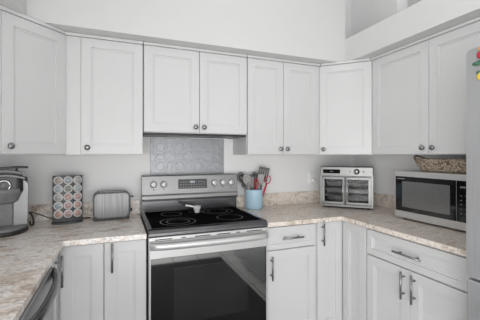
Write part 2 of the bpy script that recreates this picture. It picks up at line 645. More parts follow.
# left run beyond the dishwasher
t = thing('base_cabinet', 'white base cabinet on the near side of the dishwasher', 'cabinet', (XFL - 0.02, 0.20, 0), PI / 2, BG)
base_body(t, 0.785)
d = door(t, 0.005, 0.390, 0.105, 0.876); pull(d, 0.355, 0.787)
d = door(t, 0.394, 0.780, 0.105, 0.876); pull(d, 0.43, 0.787)

# -- worktops
b = nb(); prism(b, [(XL + 0.001, YW - 0.001), (0.151, YW - 0.001), (0.151, YC), (XCL, YC), (XCL, 0.18), (XL + 0.001, 0.18)], 0.883, ZC, 0.004)
wt = tag(obj('worktop', b, 'gran'), 'tan and grey veined stone worktop left of the range, under the coffee maker', 'countertop', 'stone worktops')
b = nb(); box(b, XL + 0.022, 0.151, YW - 0.021, YW - 0.001, ZC + 0.0005, ZC + 0.112, 0.002); tag(obj('backsplash', b, 'gran'), 'low stone backsplash strip on the back wall left of the range', 'backsplash', 'stone backsplash strips')
b = nb(); box(b, XL + 0.001, XL + 0.021, 0.18, YW - 0.022, ZC + 0.0005, ZC + 0.112, 0.002); tag(obj('backsplash', b, 'gran'), 'low stone backsplash strip on the left wall behind the coffee maker', 'backsplash', 'stone backsplash strips')
b = nb(); prism(b, [(0.926, YC), (XCR, YC), (XCR, 0.93), (XR - 0.001, 0.93), (XR - 0.001, YW - 0.001), (0.926, YW - 0.001)], 0.883, ZC, 0.004)
wt = tag(obj('worktop', b, 'granr'), 'tan and grey veined stone worktop right of the range, under the microwave', 'countertop', 'stone worktops')
b = nb(); box(b, 0.926, XR - 0.022, YW - 0.021, YW - 0.001, ZC + 0.0005, ZC + 0.112, 0.002); tag(obj('backsplash', b, 'granr'), 'low stone backsplash strip on the back wall behind the utensil crock', 'backsplash', 'stone backsplash strips')
b = nb(); box(b, XR - 0.021, XR - 0.001, 0.93, YW - 0.022, ZC + 0.0005, ZC + 0.112, 0.002); tag(obj('backsplash', b, 'granr'), 'low stone backsplash strip on the right wall behind the microwave', 'backsplash', 'stone backsplash strips')

# -- rug on the floor before the range (seen mirrored in the oven glass)
b = nb(); box(b, 0.0, 1.27, -0.28, 1.70, 0, 0.010, 0.003)
tag(obj('rug', b, 'rug'), 'black flat rug on the tiled floor before the range', 'rug')

# ------------------------------------------------------------------ pressed metal panel and hood strip
b = nb()
box(b, 0, 0.607, 0, 0.003, 0, 0.450, 0.001, 1)
TS = 0.1517


def ridge(cx, cz, r, lobes=0, amp=0.0, n=40):
    pts = []
    for q in range(n + 1):
        a = 2 * PI * q / n
        rr = r + amp * math.cos(lobes * a)
        x, z = cx + rr * math.cos(a), cz + rr * math.sin(a)
        pts.append((min(max(x, 0.004), 0.603), 0.0, min(max(z, 0.004), 0.446)))
    tube(b, pts, 0.0019, 6)


for c_ in range(4):
    for r_ in range(3):
        cx, cz = TS * (c_ + 0.5), 0.450 - 0.150 * (r_ + 0.5)
        ridge(cx, cz, 0.056)
        ridge(cx, cz, 0.034, 8, 0.006)
for c_ in range(5):
    for r_ in range(4):
        ridge(TS * c_, 0.450 - 0.150 * r_, 0.040, 4, 0.007)
o = obj('tin_panel', b, 'tin'); o.location = (0.228, YW - 0.0035, 1.055)
tag(o, 'grey pressed metal panel with ring pattern on the wall behind the range', 'wall panel')
t = thing('range_hood', 'slim dark hood strip under the short cabinet above the range', 'hood', (0.157, 2.20, 1.500))
b = nb(); box(b, 0, 0.752, 0, 0.29, 0.009, 0.0235, 0.002); obj('body', b, 'black', t)
b = nb(); box(b, 0.70, 0.745, 0.02, 0.26, 0.004, 0.009, 0.001, 1); obj('end_plate', b, 'steel', t)
b = nb()
for i in range(9):
    box(b, 0.20 + i * 0.028, 0.215 + i * 0.028, 0.08, 0.22, 0.006, 0.009)
obj('grille', b, 'dsteel', t)

# ------------------------------------------------------------------ the range
RW = 0.760
t = thing('range', 'freestanding stainless steel electric range with black glass cooktop', 'stove', (0.159, 1.875, 0))
b = nb()
box(b, 0, RW, 0.0, 0.60, 0.05, 0.915)
for x in (0.04, RW - 0.04):
    for y in (0.05, 0.55):
        lathe(b, ((0.02, 0), (0.02, 0.05)), 12, at(x, y, 0))
obj('body', b, 'dsteel', t)
# cooktop: steel rim with a sloping front lip, black glass inlay
b = nb()
prof = [(-0.022, 0.893), (-0.030, 0.898), (-0.030, 0.912), (-0.018, 0.930), (0.0, 0.936), (0.585, 0.936), (0.585, 0.915), (0.0, 0.893)]
prism(b, prof, -0.001, RW + 0.001, 0.0015, Matrix(((0, 0, 1, 0), (1, 0, 0, 0), (0, 1, 0, 0), (0, 0, 0, 1))))
ck = obj('cooktop', b, 'hsteel', t)
b = nb(); box(b, 0.022, RW - 0.022, 0.012, 0.555, 0.9345, 0.9375, 0.001, 1); gl = obj('glass_top', b, 'cookglass', ck)
for cx, cy, r in ((0.20, 0.15, 0.115), (0.20, 0.15, 0.075), (0.56, 0.16, 0.092), (0.20, 0.42, 0.075), (0.55, 0.41, 0.115), (0.55, 0.41, 0.078), (0.385, 0.46, 0.05)):
    n = 48
    b = nb()
    for rr in (r,):
        for i in range(n):
            a0, a1 = 2 * PI * i / n, 2 * PI * (i + 1) / n
            vs = [b.verts.new((cx + q * math.cos(a), cy + q * math.sin(a), 0.9379)) for q, a in ((rr - 0.0042, a0), (rr, a0), (rr, a1), (rr - 0.0042, a1))]
            b.faces.new(vs)
    obj('burner_ring', b, 'ringmark', ck)
# backguard: recessed glossy lower riser, step, tilted control panel
b = nb(); box(b, 0.0, RW, 0.555, 0.60, 0.915, 1.06, 0.002); obj('riser', b, 'hsteel', t)
b = nb()
prism(b, [(0.520, 1.036), (0.520, 1.060), (0.532, 1.072), (0.545, 1.207), (0.553, 1.214), (0.610, 1.214), (0.610, 1.036)], 0.0, RW, 0.002,
      Matrix(((0, 0, 1, 0), (1, 0, 0, 0), (0, 1, 0, 0), (0, 0, 0, 1))))
cp = obj('control_panel', b, 'steel', t)
b = nb(); box(b, 0.003, RW - 0.003, 0.519, 0.556, 1.022, 1.037, 0.002); obj('vent_gap', b, 'black', t)
tilt = Matrix.Rotation(R(-5.5), 4, 'X')      # the face leans back


def on_panel(x, z):
    y = 0.532 + (z - 1.072) / (1.207 - 1.072) * 0.013
    return at(x, y, z) @ tilt


b = nb(); box(b, -0.115, 0.115, -0.0025, 0.001, -0.035, 0.038, 0.001, 1, on_panel(0.385, 1.142)); dp = obj('display', b, 'charcoal', cp)
b = nb()
random.seed(3)
for r_ in range(3):
    for c_ in range(10):
        if 4 <= c_ <= 5 and r_ == 0:
            continue
        box(b, -0.1 + c_ * 0.0205, -0.1 + c_ * 0.0205 + 0.011, -0.0032, -0.0024, 0.014 - r_ * 0.020, 0.0185 - r_ * 0.020, 0, 1, on_panel(0.385, 1.142))
obj('key_marks', b, 'mark', dp)
b = nb(); box(b, -0.022, 0.016, -0.0034, -0.0024, 0.008, 0.026, 0, 1, on_panel(0.385, 1.142))
mm = mat('lit_digits', (0.8, 0.85, 0.9), 0.5)
mm.node_tree.nodes['Principled BSDF'].inputs['Emission Color'].default_value = (0.8, 0.87, 0.95, 1)
mm.node_tree.nodes['Principled BSDF'].inputs['Emission Strength'].default_value = 0.06
obj('clock', b, mottled(mm, (0.2, 0.22, 0.24), (0.4, 0.43, 0.46), 90), dp)
for kx in (0.085, 0.160, 0.560, 0.632, 0.702):
    b = nb()
    mt = on_panel(kx, 1.146) @ FRONT
    lathe(b, ((0.027, 0), (0.027, 0.004), (0.0235, 0.006), (0.0215, 0.026), (0.019, 0.029), (0, 0.029)), 28, mt)
    box(b, -0.0045, 0.0045, -0.020, 0.020, 0.027, 0.036, 0.002, 2, mt)
    k = obj('control_knob', b, 'lsteel', cp)
    b = nb()
    box(b, -0.003, 0.003, -0.0012, 0.0, -0.045, -0.033, 0, 1, on_panel(kx, 1.146))
    obj('knob_mark', b, 'charcoal', cp)
# front trim with vent slots, door
b = nb(); box(b, 0.002, RW - 0.002, -0.026, 0.0, 0.868, 0.890, 0.002); vt = obj('vent_trim', b, 'lsteel', t)
for a, c in ((0.035, 0.135), (0.19, 0.215), (0.27, 0.37), (0.41, 0.50), (0.54, 0.565), (0.61, 0.72)):
    b = nb(); box(b, a, c, -0.0275, -0.020, 0.8735, 0.8795, 0.001, 1)
    obj('vent_slot', b, 'black', vt)
b = nb(); vbevel_box(b, 0.002, RW - 0.002, -0.030, -0.001, 0.245, 0.866, 0.006, 3); dr = obj('oven_door', b, 'lsteel', t)
b = nb(); box(b, 0.012, RW - 0.012, -0.0325, -0.028, 0.252, 0.768, 0.001, 1); og = obj('door_glass', b, 'doorglass', dr)
b = nb(); box(b, 0.145, RW - 0.145, -0.0335, -0.032, 0.37, 0.700, 0.0005, 1); obj('window', b, 'ovenglass', dr)
# wide bowed handle
b = nb()
n = 20
rows = []
for i in range(n + 1):
    u = i / n
    x = 0.008 + u * (RW - 0.016)
    bow = 1 - (2 * u - 1) ** 2
    y = -0.045 - 0.030 * bow ** 0.5
    zc = 0.842
    hh = 0.020
    th = 0.011
    rows.append([b.verts.new((x, y + th * math.cos(a) * 1.0, zc + hh * math.sin(a))) for a in [2 * PI * k / 12 for k in range(12)]])
for a, c in zip(rows, rows[1:]):
    for k in range(12):
        f = b.faces.new((a[k], a[(k + 1) % 12], c[(k + 1) % 12], c[k])); f.smooth = True
b.faces.new(rows[0]); b.faces.new(rows[-1])
bmesh.ops.recalc_face_normals(b, faces=b.faces)
for x in (0.010, RW - 0.034):
    box(b, x, x + 0.024, -0.055, -0.028, 0.824, 0.852, 0.004)
obj('handle', b, 'lsteel', dr)
b = nb(); box(b, 0.002, RW - 0.002, -0.028, -0.001, 0.075, 0.238, 0.005); obj('storage_drawer', b, 'steel', t)

# metal scoop on the cooktop
t = thing('measuring_scoop', 'small shiny metal scoop with dark handle tip standing on the cooktop', 'scoop', (0.545, 2.28, 0.9381))
b = nb()
lathe(b, ((0.016, 0), (0.018, 0.002), (0.030, 0.046), (0.0315, 0.048), (0.0285, 0.048), (0.017, 0.005), (0, 0.004)), 28)
obj('cup', b, 'bright', t)
b = nb()
tube(b, spline([(-0.024, 0.004, 0.044), (-0.045, 0.012, 0.050), (-0.085, 0.03, 0.056)], 4), 0.007, 8)
obj('handle', b, 'bright', t)
b = nb()
tube(b, [(-0.083, 0.03, 0.054), (-0.088, 0.031, 0.060), (-0.095, 0.033, 0.066)], 0.011, 12)
obj('grip', b, 'black', t)

# ------------------------------------------------------------------ dishwasher
t = thing('dishwasher', 'stainless steel dishwasher with bowed handle in the left run', 'dishwasher', (-0.300, 0.990, 0), PI / 2)
b = nb(); box(b, 0.002, 0.602, 0.0, 0.56, 0.10, 0.878); box(b, 0.01, 0.594, 0.05, 0.5, 0.0, 0.10); obj('body', b, 'dsteel', t)
b = nb(); box(b, 0.003, 0.601, -0.030, -0.0005, 0.11, 0.874, 0.006, 3); dd = obj('door', b, 'fridge', t)
b = nb()
n = 24
rows = []
for i in range(n + 1):
    u = i / n
    x = 0.030 + u * 0.545
    bow = (1 - abs(2 * u - 1) ** 2.6)
    y = -0.036 - 0.034 * bow
    rows.append([b.verts.new((x, y + 0.013 * math.cos(a), 0.853 + 0.024 * math.sin(a))) for a in [2 * PI * k / 12 for k in range(12)]])
for a, c in zip(rows, rows[1:]):
    for k in range(12):
        f = b.faces.new((a[k], a[(k + 1) % 12], c[(k + 1) % 12], c[k])); f.smooth = True
b.faces.new(rows[0]); b.faces.new(rows[-1])
bmesh.ops.recalc_face_normals(b, faces=b.faces)
obj('handle', b, 'hsteel', dd)

# ------------------------------------------------------------------ refrigerator
t = thing('refrigerator', 'grey stainless steel refrigerator with lower freezer drawer at the right edge', 'refrigerator', (1.372, 0.874, 0), -PI / 2)
b = nb(); box(b, 0.008, 0.900, 0.075, 0.80, 0.03, 1.785, 0.004)
for x in (0.08, 0.82):
    for y in (0.15, 0.7):
        lathe(b, ((0.02, 0), (0.02, 0.03)), 12, at(x, y, 0))
obj('body', b, 'fridge', t)
for i, (x0, x1) in enumerate(((0.0, 0.452), (0.456, 0.908))):
    b = nb()
    vbevel_box(b, x0, x1, 0.0, 0.072, 0.858, 1.812, 0.020, 6, 0.0, None, 1)
    d = obj('door', b, 'fridge', t)
    b = nb()
    hx = x1 - 0.045 if i == 0 else x0 + 0.045
    tube(b, [(hx, 0.0, 0.95), (hx, -0.05, 0.97), (hx, -0.05, 1.60), (hx, 0.0, 1.62)], 0.011, 12)
    obj('handle', b, 'chrome', d)
b = nb(); box(b, 0.0, 0.908, 0.0, 0.072, 0.09, 0.846, 0.008, 3); d = obj('freezer_drawer', b, 'fridge', t)
b = nb(); tube(b, [(0.1, 0.0, 0.74), (0.1, -0.05, 0.74), (0.81, -0.05, 0.74), (0.81, 0, 0.74)], 0.011, 12); obj('handle', b, 'chrome', d)
# magnets on the fridge door (x = 1.372)


def disc_magnet(label, y, z, m, shapes, group='small magnets on the refrigerator door'):
    t = thing('fridge_magnet', label, 'magnet', (1.3718, y, z), -PI / 2, group)
    for nm, mt_, pts in shapes:
        b = nb()
        for x, zz, rx, rz_ in pts:
            lathe(b, ((1.0, 0), (1.0, 0.005), (0.8, 0.008), (0, 0.009)), 16, at(x, 0, zz) @ FRONT @ Matrix.Diagonal((rx * 0.8, rz_ * 0.9, 1, 1)))
        obj(nm, b, mt_, t)


disc_magnet('red magnet with an orange top, uppermost on the refrigerator door', 0.812, 1.785, 'red',
            [('base', 'red', [(0, -0.008, 0.024, 0.020), (0.012, -0.02, 0.018, 0.014)]), ('cap', 'orange', [(0, 0.018, 0.019, 0.010)])])
disc_magnet('dark green and orange magnet in the middle of the refrigerator door magnets', 0.817, 1.737, 'green',
            [('base', 'green', [(-0.014, 0.008, 0.022, 0.009), (0.0, 0.012, 0.020, 0.008)]), ('patch', 'orange', [(0.012, -0.008, 0.016, 0.015)])])
disc_magnet('yellow magnet with dark spots, lowest of the refrigerator door magnets', 0.812, 1.692, 'yellow',
            [('base', 'yellow', [(0, -0.002, 0.024, 0.019)]), ('spots', 'green', [(-0.012, 0.014, 0.010, 0.008), (0.006, 0.013, 0.007, 0.006)])])

# ------------------------------------------------------------------ microwave
MWW, MWH, MWD = 0.575, 0.333, 0.285
t = thing('microwave', 'stainless steel microwave with black glass door on the right worktop', 'microwave', (1.868, 1.687, ZC), -PI / 2)
b = nb(); box(b, 0, MWW, 0.018, MWD, 0.014, MWH + 0.008, 0.004); obj('casing', b, 'lsteel', t)
for x in (0.05, MWW - 0.05):
    for y in (0.05, MWD - 0.04):
        b = nb(); lathe(b, ((0.014, 0), (0.016, 0.015)), 12, at(x, y, 0.0)); obj('foot', b, 'black', t)
b = nb(); box(b, 0, MWW, 0.0, 0.018, 0.014, MWH + 0.008, 0.003); fp = obj('front_frame', b, 'lsteel', t)
b = nb(); box(b, 0.010, 0.440, -0.004, 0.001, 0.062, 0.305, 0.002); md = obj('door', b, 'blackglass', t)
b = nb(); box(b, 0.065, 0.405, -0.0052, -0.0035, 0.092, 0.272, 0.0006, 1); obj('window', b, 'mwglass', md)
b = nb(); box(b, 0.022, 0.085, -0.0048, -0.0038, 0.286, 0.291); obj('badge_lettering', b, 'mark', md)
b = nb(); box(b, 0.443, 0.565, -0.004, 0.001, 0.062, 0.305, 0.002); kp = obj('control_panel', b, 'blackglass', t)
for r_ in range(5):
    for c_ in range(3):
        b = nb()
        box(b, 0.465 + c_ * 0.03, 0.476 + c_ * 0.03, -0.0047, -0.0038, 0.11 + r_ * 0.026, 0.114 + r_ * 0.026)
        obj('key', b, 'grayp', kp)
b = nb(); box(b, 0.465, 0.54, -0.0047, -0.0038, 0.262, 0.272); obj('display', b, 'grayp', kp)

# wicker basket on the microwave
t = thing('wicker_basket', 'long shallow brown wicker basket lying on top of the microwave', 'basket', (2.000, 1.355, ZC + MWH + 0.009), -PI / 2)
b = nb()


def ring_pts(hx, hy, z, n=40, p=4):
    out = []
    for i in range(n):
        a = 2 * PI * i / n
        ca, sa = math.cos(a), math.sin(a)
        out.append((math.copysign(abs(ca) ** (2 / p), ca) * hx, math.copysign(abs(sa) ** (2 / p), sa) * hy, z))
    return out


prof = [(0.180, 0.075, 0.0), (0.196, 0.088, 0.012), (0.214, 0.100, 0.045), (0.232, 0.108, 0.075), (0.236, 0.112, 0.083), (0.228, 0.104, 0.083), (0.205, 0.092, 0.04), (0.176, 0.072, 0.008)]
rows = []
for hx, hy, z in prof:
    rows.append([b.verts.new(p) for p in ring_pts(hx, hy, z)])
for a, c in zip(rows, rows[1:]):
    for k in range(40):
        f = b.faces.new((a[k], a[(k + 1) % 40], c[(k + 1) % 40], c[k])); f.smooth = True
b.faces.new(rows[0][::-1]); b.faces.new(rows[-1])
bmesh.ops.recalc_face_normals(b, faces=b.faces)
obj('bowl', b, 'wicker', t)
b = nb()
P = [Vector(p) for p in ring_pts(0.233, 0.109, 0.083, 120)]
for ph in (0, PI):
    pts = [p + Vector((0, 0, 0.003 * math.sin(i * 2 * PI / 6 + ph))) for i, p in enumerate(P)]
    tube(b, pts + [pts[0]], 0.004, 6)
obj('braided_rim', b, 'wicker', t)
for s in (-1, 1):
    b = nb(); tube(b, spline([(s * 0.228, -0.055, 0.083), (s * 0.255, -0.03, 0.100), (s * 0.262, 0.0, 0.108), (s * 0.255, 0.03, 0.100), (s * 0.228, 0.055, 0.083)], 5), 0.0065, 8)
    obj('handle', b, 'wicker', t)

# ------------------------------------------------------------------ double-door countertop oven
OW, OH, OD = 0.425, 0.353, 0.28
t = thing('countertop_oven', 'stainless steel countertop oven with two glass french doors in the corner', 'toaster oven', (1.645, 2.272, ZC), -PI / 4)
b = nb()
# hollow casing
box(b, 0, OW, 0.0, OD, 0.275, OH, 0.004)
box(b, 0, OW, 0.0, OD, 0.014, 0.034, 0.003)
box(b, 0, 0.014, 0.0, OD, 0.03, 0.28)
box(b, OW - 0.014, OW, 0.0, OD, 0.03, 0.28)
box(b, 0.01, OW - 0.01, OD - 0.012, OD, 0.03, 0.28)
cs = obj('casing', b, 'osteel', t)
b = nb(); box(b, 0.015, OW - 0.015, OD - 0.020, OD - 0.013, 0.036, 0.272); box(b, 0.0145, 0.018, 0.004, OD - 0.013, 0.036, 0.272); box(b, OW - 0.018, OW - 0.0145, 0.004, OD - 0.013, 0.036, 0.272); box(b, 0.015, OW - 0.015, 0.004, OD - 0.013, 0.268, 0.274); obj('cavity_lining', b, 'lining', t)
for x in (0.04, OW - 0.04):
    for y in (0.03, OD - 0.04):
        b = nb(); lathe(b, ((0.012, 0), (0.014, 0.015)), 12, at(x, y, 0.0)); obj('foot', b, 'black', t)
b = nb(); box(b, 0.022, 0.165, -0.003, 0.001, 0.298, 0.332, 0.001, 1); dp = obj('display', b, 'cookglass', t)
b = nb()
box(b, 0.080, 0.105, -0.0038, -0.0028, 0.313, 0.317)
obj('display_marks', b, 'grayp', dp)
b = nb(); lathe(b, ((0.024, 0), (0.024, 0.004), (0.019, 0.006), (0.017, 0.022), (0, 0.023)), 28, at(0.298, 0.0, 0.316) @ FRONT)
obj('dial', b, 'chrome', t)
for x in (0.245, 0.350):
    b = nb(); lathe(b, ((0.007, 0), (0.006, 0.005), (0, 0.006)), 16, at(x, 0.0, 0.316) @ FRONT); obj('button', b, 'chrome', t)
for z in (0.10, 0.16, 0.22):
    b = nb()
    for y in (0.02, OD - 0.03):
        tube(b, [(0.016, y, z), (OW - 0.016, y, z)], 0.003, 6)
    for i in range(14):
        tube(b, [(0.03 + i * 0.0273, 0.02, z), (0.03 + i * 0.0273, OD - 0.03, z)], 0.0018, 6)
    if z < 0.2:
        box(b, 0.03, OW - 0.03, 0.03, OD - 0.04, z + 0.002, z + 0.008, 0.001, 1)
    obj('rack', b, 'grayp', t)
for i, (x0, x1) in enumerate(((0.016, 0.202), (0.211, OW - 0.016))):
    b = nb()
    f = 0.021
    box(b, x0, x1, -0.014, -0.001, 0.036, 0.036 + f, 0.002)
    box(b, x0, x1, -0.014, -0.001, 0.270 - f, 0.270, 0.002)
    box(b, x0, x0 + f, -0.014, -0.001, 0.038, 0.268, 0.002)
    box(b, x1 - f, x1, -0.014, -0.001, 0.038, 0.268, 0.002)
    d = obj('door', b, 'osteel', t)
    b = nb(); box(b, x0 + f - 0.002, x1 - f + 0.002, -0.009, -0.006, 0.036 + f - 0.002, 0.270 - f + 0.002); obj('pane', b, 'glass', d)
    for z in (0.0385, 0.2645):
        b = nb(); box(b, x0 + 0.004, x1 - 0.004, -0.0152, -0.0138, z, z + 0.004); obj('seal', b, 'charcoal', d)
    b = nb()
    hx = x1 - 0.013 if i == 0 else x0 + 0.013
    tube(b, [(hx, -0.012, 0.065), (hx, -0.035, 0.068), (hx, -0.035, 0.238), (hx, -0.012, 0.241)], 0.0055, 10)
    obj('handle', b, 'chrome', d)

# ------------------------------------------------------------------ toaster
TW, TH, TD = 0.245, 0.200, 0.125
t = thing('toaster', 'brushed steel two-slice toaster with black ends on the worktop left of the range', 'toaster', (-0.166, 2.335, ZC), R(3))
b = nb(); vbevel_box(b, 0.010, TW - 0.012, 0, TD, 0.018, TH - 0.012, 0.030, 6, 0.002, None, 1)
obj('shell', b, 'steelv', t)
b = nb(); vbevel_box(b, 0, TW, 0.005, TD - 0.005, 0.008, TH - 0.004, 0.038, 6, 0.002, None, 1); obj('end_caps', b, 'charcoal', t)
b = nb(); box(b, 0.006, TW - 0.008, 0.002, TD - 0.002, 0.0, 0.022, 0.004); obj('base', b, 'black', t)
b = nb(); box(b, 0.042, TW - 0.045, 0.022, TD - 0.022, TH - 0.009, TH, 0.003); tp = obj('top_plate', b, 'dsteel', t)
for y in (0.032, 0.072):
    b = nb(); box(b, 0.050, TW - 0.055, y, y + 0.022, TH - 0.001, TH + 0.0005); obj('slot', b, 'black', tp)
b = nb(); box(b, TW, TW + 0.026, TD / 2 - 0.014, TD / 2 + 0.014, 0.148, 0.158, 0.003); obj('lever', b, 'black', t)
b = nb(); lathe(b, ((0.013, 0), (0.012, 0.014), (0, 0.015)), 20, at(TW, TD / 2, 0.055) @ Matrix.Rotation(PI / 2, 4, 'Y')); obj('browning_dial', b, 'black', t)

# ------------------------------------------------------------------ coffee pod rack
t = thing('pod_rack', 'charcoal upright coffee pod rack holding fifteen pods beside the coffee maker', 'pod rack', (-0.322, 2.375, ZC), R(12))
RH, RWd = 0.318, 0.182
CUR = 0.30                                     # radius of the bowed front


def rack_pt(x, off):
    a = x / CUR
    return Vector((CUR * math.sin(a), -(CUR + off) * math.cos(a) + CUR * 1.0 - 0.0 if False else CUR - (CUR + off) * math.cos(a) - CUR * 0.0 - 0.0, 0))


b = nb()
n = 10
front, back = [], []
for i in range(n + 1):
    x = -RWd / 2 + RWd * i / n
    a = x / CUR
    front.append((CUR * math.sin(a), CUR * (1 - math.cos(a)) - 0.03))
    back.append((CUR * math.sin(a) * 0.96, CUR * (1 - math.cos(a)) + 0.002))
prism(b, front + back[::-1], 0.012, RH, 0.003)
obj('panel', b, 'charcoal', t)
b = nb()
lathe(b, ((1.0, 0.0), (1.0, 0.008), (0.94, 0.014), (0, 0.014)), 40, at(0, 0.004, 0) @ Matrix.Diagonal((0.094, 0.070, 1, 1)))
obj('base', b, 'charcoal', t)
b = nb()
SP = [(-0.0565 + c_ * 0.0565, 0.287 - r_ * 0.0555) for r_ in range(5) for c_ in range(3)]
for x, z in SP:
    a = x / CUR
    mt = Matrix.Rotation(a, 4, 'Z')
    p = Vector((CUR * math.sin(a), CUR * (1 - math.cos(a)) - 0.03, z))
    lathe(b, ((0.0275, 0), (0.0275, 0.003), (0.0255, 0.003), (0.0255, 0)), 24, Matrix.Translation(p) @ mt @ FRONT)
obj('pod_rings', b, 'black', t)
lids = {'pink': (0.56, 0.40, 0.39), 'pale blue': (0.42, 0.47, 0.50), 'green': (0.30, 0.34, 0.30), 'tan': (0.48, 0.42, 0.37), 'red': (0.55, 0.35, 0.31), 'grey': (0.46, 0.45, 0.46)}
lidc = ['tan', 'pale blue', 'grey', 'pale blue', 'green', 'pale blue', 'grey', 'pink', 'pink', 'pale blue', 'pink', 'red', 'red', 'pink', 'red']
for k, c in lids.items():
    M['lid_' + k] = mottled(mat('lid_' + k.replace(' ', '_'), c, 0.4), tuple(v * 0.55 for v in c), tuple(min(1, v * 1.35) for v in c), 130)
rackM = Matrix.Translation((-0.322, 2.375, ZC)) @ Matrix.Rotation(R(12), 4, 'Z')
RN = ['top row', 'second row', 'middle row', 'fourth row', 'bottom row']
CN = ['left', 'centre', 'right']
pod0 = nb(); lathe(pod0, ((0.018, -0.024), (0.0225, 0.0022), (0.0278, 0.0035), (0.0278, 0.0050), (0.0170, 0.0052)), 28, FRONT)
lid0 = nb(); lathe(lid0, ((0.0200, 0.0050), (0.0200, 0.0058), (0, 0.0059)), 28, FRONT)
me_c = bpy.data.meshes.new('pod_cup'); pod0.to_mesh(me_c); pod0.free(); me_c.materials.append(M['foil'])
lid_me = {}
src = bpy.data.meshes.new('lid'); lid0.to_mesh(src); lid0.free()
for k in lids:
    lid_me[k] = src.copy(); lid_me[k].materials.append(M['lid_' + k])
for i, (x, z) in enumerate(SP):
    a = x / CUR
    p = rackM @ Vector((CUR * math.sin(a), CUR * (1 - math.cos(a)) - 0.0335, z))
    pod = thing('coffee_pod', 'coffee pod with %s lid, %s in the %s of the rack' % (lidc[i], CN[i % 3], RN[i // 3]), 'coffee pod', p, R(12) + a, 'coffee pods in the rack')
    o = bpy.data.objects.new('cup', me_c); COL.objects.link(o); o.parent = pod
    o = bpy.data.objects.new('lid', lid_me[lidc[i]]); COL.objects.link(o); o.parent = pod
    o['label'] = lidc[i] + ' lid'

# ------------------------------------------------------------------ coffee maker
t = thing('coffee_maker', 'black and silver single-serve coffee maker at the left edge of the worktop', 'coffee maker', (-0.640, 2.235, ZC), R(16))
b = nb()
lathe(b, ((1.0, 0.0), (1.02, 0.012), (1.0, 0.022), (0.0, 0.022)), 48, Matrix.Diagonal((0.122, 0.175, 1, 1)))
obj('base', b, 'black', t)
b = nb()
lathe(b, ((0.97, 0.022), (0.97, 0.034), (0.90, 0.040), (0, 0.040)), 48, Matrix.Diagonal((0.122, 0.175, 1, 1)))
obj('drip_tray', b, 'grayp', t)
# silver side shells
for s in (-1, 1):
    b = nb()
    x0, x1 = (0.045, 0.122) if s > 0 else (-0.122, -0.045)
    tb = nb()
    # side profile: rounded outer shoulder
    pts = []
    for q in range(9):
        a = PI / 2 * q / 8
        pts.append((0.082 + 0.040 * math.cos(a), 0.265 + 0.045 * math.sin(a)))
    pts = [(0.045, 0.036), (0.116, 0.036)] + pts + [(0.045, 0.310)]
    if s < 0:
        pts = [(-x, z) for x, z in pts][::-1]
    prism(b, pts, -0.13, 0.05, 0.003, Matrix(((1, 0, 0, 0), (0, 0, -1, 0), (0, 1, 0, 0), (0, 0, 0, 1))))
    obj('side_shell', b, 'silver', t)
b = nb(); vbevel_box(b, -0.122, 0.122, 0.04, 0.165, 0.030, 0.315, 0.03, 6, 0.004); obj('water_tank', b, 'charcoal', t)
b = nb(); box(b, -0.046, 0.046, -0.035, 0.05, 0.036, 0.20, 0.004); obj('front_panel', b, 'grayp', t)
b = nb()
lathe(b, ((0.050, 0.175), (0.070, 0.190), (0.088, 0.235), (0.094, 0.245), (0.094, 0.262), (0.06, 0.265)), 36, at(0, -0.075, 0) @ Matrix.Diagonal((1, 0.9, 1, 1)))
obj('brew_head', b, 'grayp', t)
b = nb()
vbevel_box(b, -0.092, 0.092, -0.130, 0.03, 0.240, 0.335, 0.035, 6, 0.006); obj('head_cover', b, 'black', t)
b = nb()
n = 36
tube(b, [(0.029 * math.cos(2 * PI * i / n), -0.142, 0.282 + 0.029 * math.sin(2 * PI * i / n)) for i in range(n + 1)], 0.006, 8)
box(b, -0.03, 0.03, -0.140, -0.128, 0.265, 0.30, 0.004)
obj('handle_ring', b, 'chrome', t)
b = nb(); lathe(b, ((0.024, 0), (0.024, 0.006), (0.0, 0.008)), 24, at(0, -0.136, 0.282) @ FRONT); obj('button', b, 'grayp', t)
b = nb()
# lifted lid: arched plates leaning back
for k, (wd, z0, yy) in enumerate(((0.100, 0.325, -0.135), (0.088, 0.350, -0.115))):
    pts = []
    for q in range(13):
        u = q / 12 * 2 - 1
        pts.append((u * wd, z0 + 0.020 * (1 - u * u)))
    pts = pts + [(x, z - 0.012) for x, z in pts[::-1]]
    prism(b, pts, yy * -1 - 0.15, yy * -1, 0.001, Matrix(((1, 0, 0, 0), (0, 0, -1, 0), (0, 1, 0, 0), (0, 0, 0, 1))))
obj('lid', b, 'grayp', t)
b = nb()
tube(b, spline([(-0.115, -0.13, 0.390), (-0.06, -0.150, 0.378), (0, -0.155, 0.382), (0.06, -0.150, 0.386), (0.112, -0.13, 0.384)], 5), 0.007, 10)
for s in (-1, 1):
    tube(b, [(s * 0.06, -0.148, 0.382), (s * 0.06, -0.07, 0.355)], 0.006, 8)
obj('lid_handle', b, 'charcoal', t)

# cord
b = nb()
tube(b, spline([(-0.535, 2.345, 1.005), (-0.495, 2.37, 0.985), (-0.45, 2.42, 0.950), (-0.41, 2.455, 0.925), (-0.36, 2.47, 0.918), (-0.25, 2.475, 0.918), (-0.19, 2.478, 0.918)], 6), 0.0032, 8)
tube(b, spline([(-0.535, 2.345, 1.00), (-0.520, 2.340, 0.985), (-0.510, 2.335, 0.955), (-0.512, 2.335, 0.925), (-0.525, 2.337, 0.921), (-0.532, 2.345, 0.945)], 5), 0.006, 8)
tag(obj('power_cord', b, 'black'), 'black power cord looped on the worktop behind the coffee maker', 'cord')

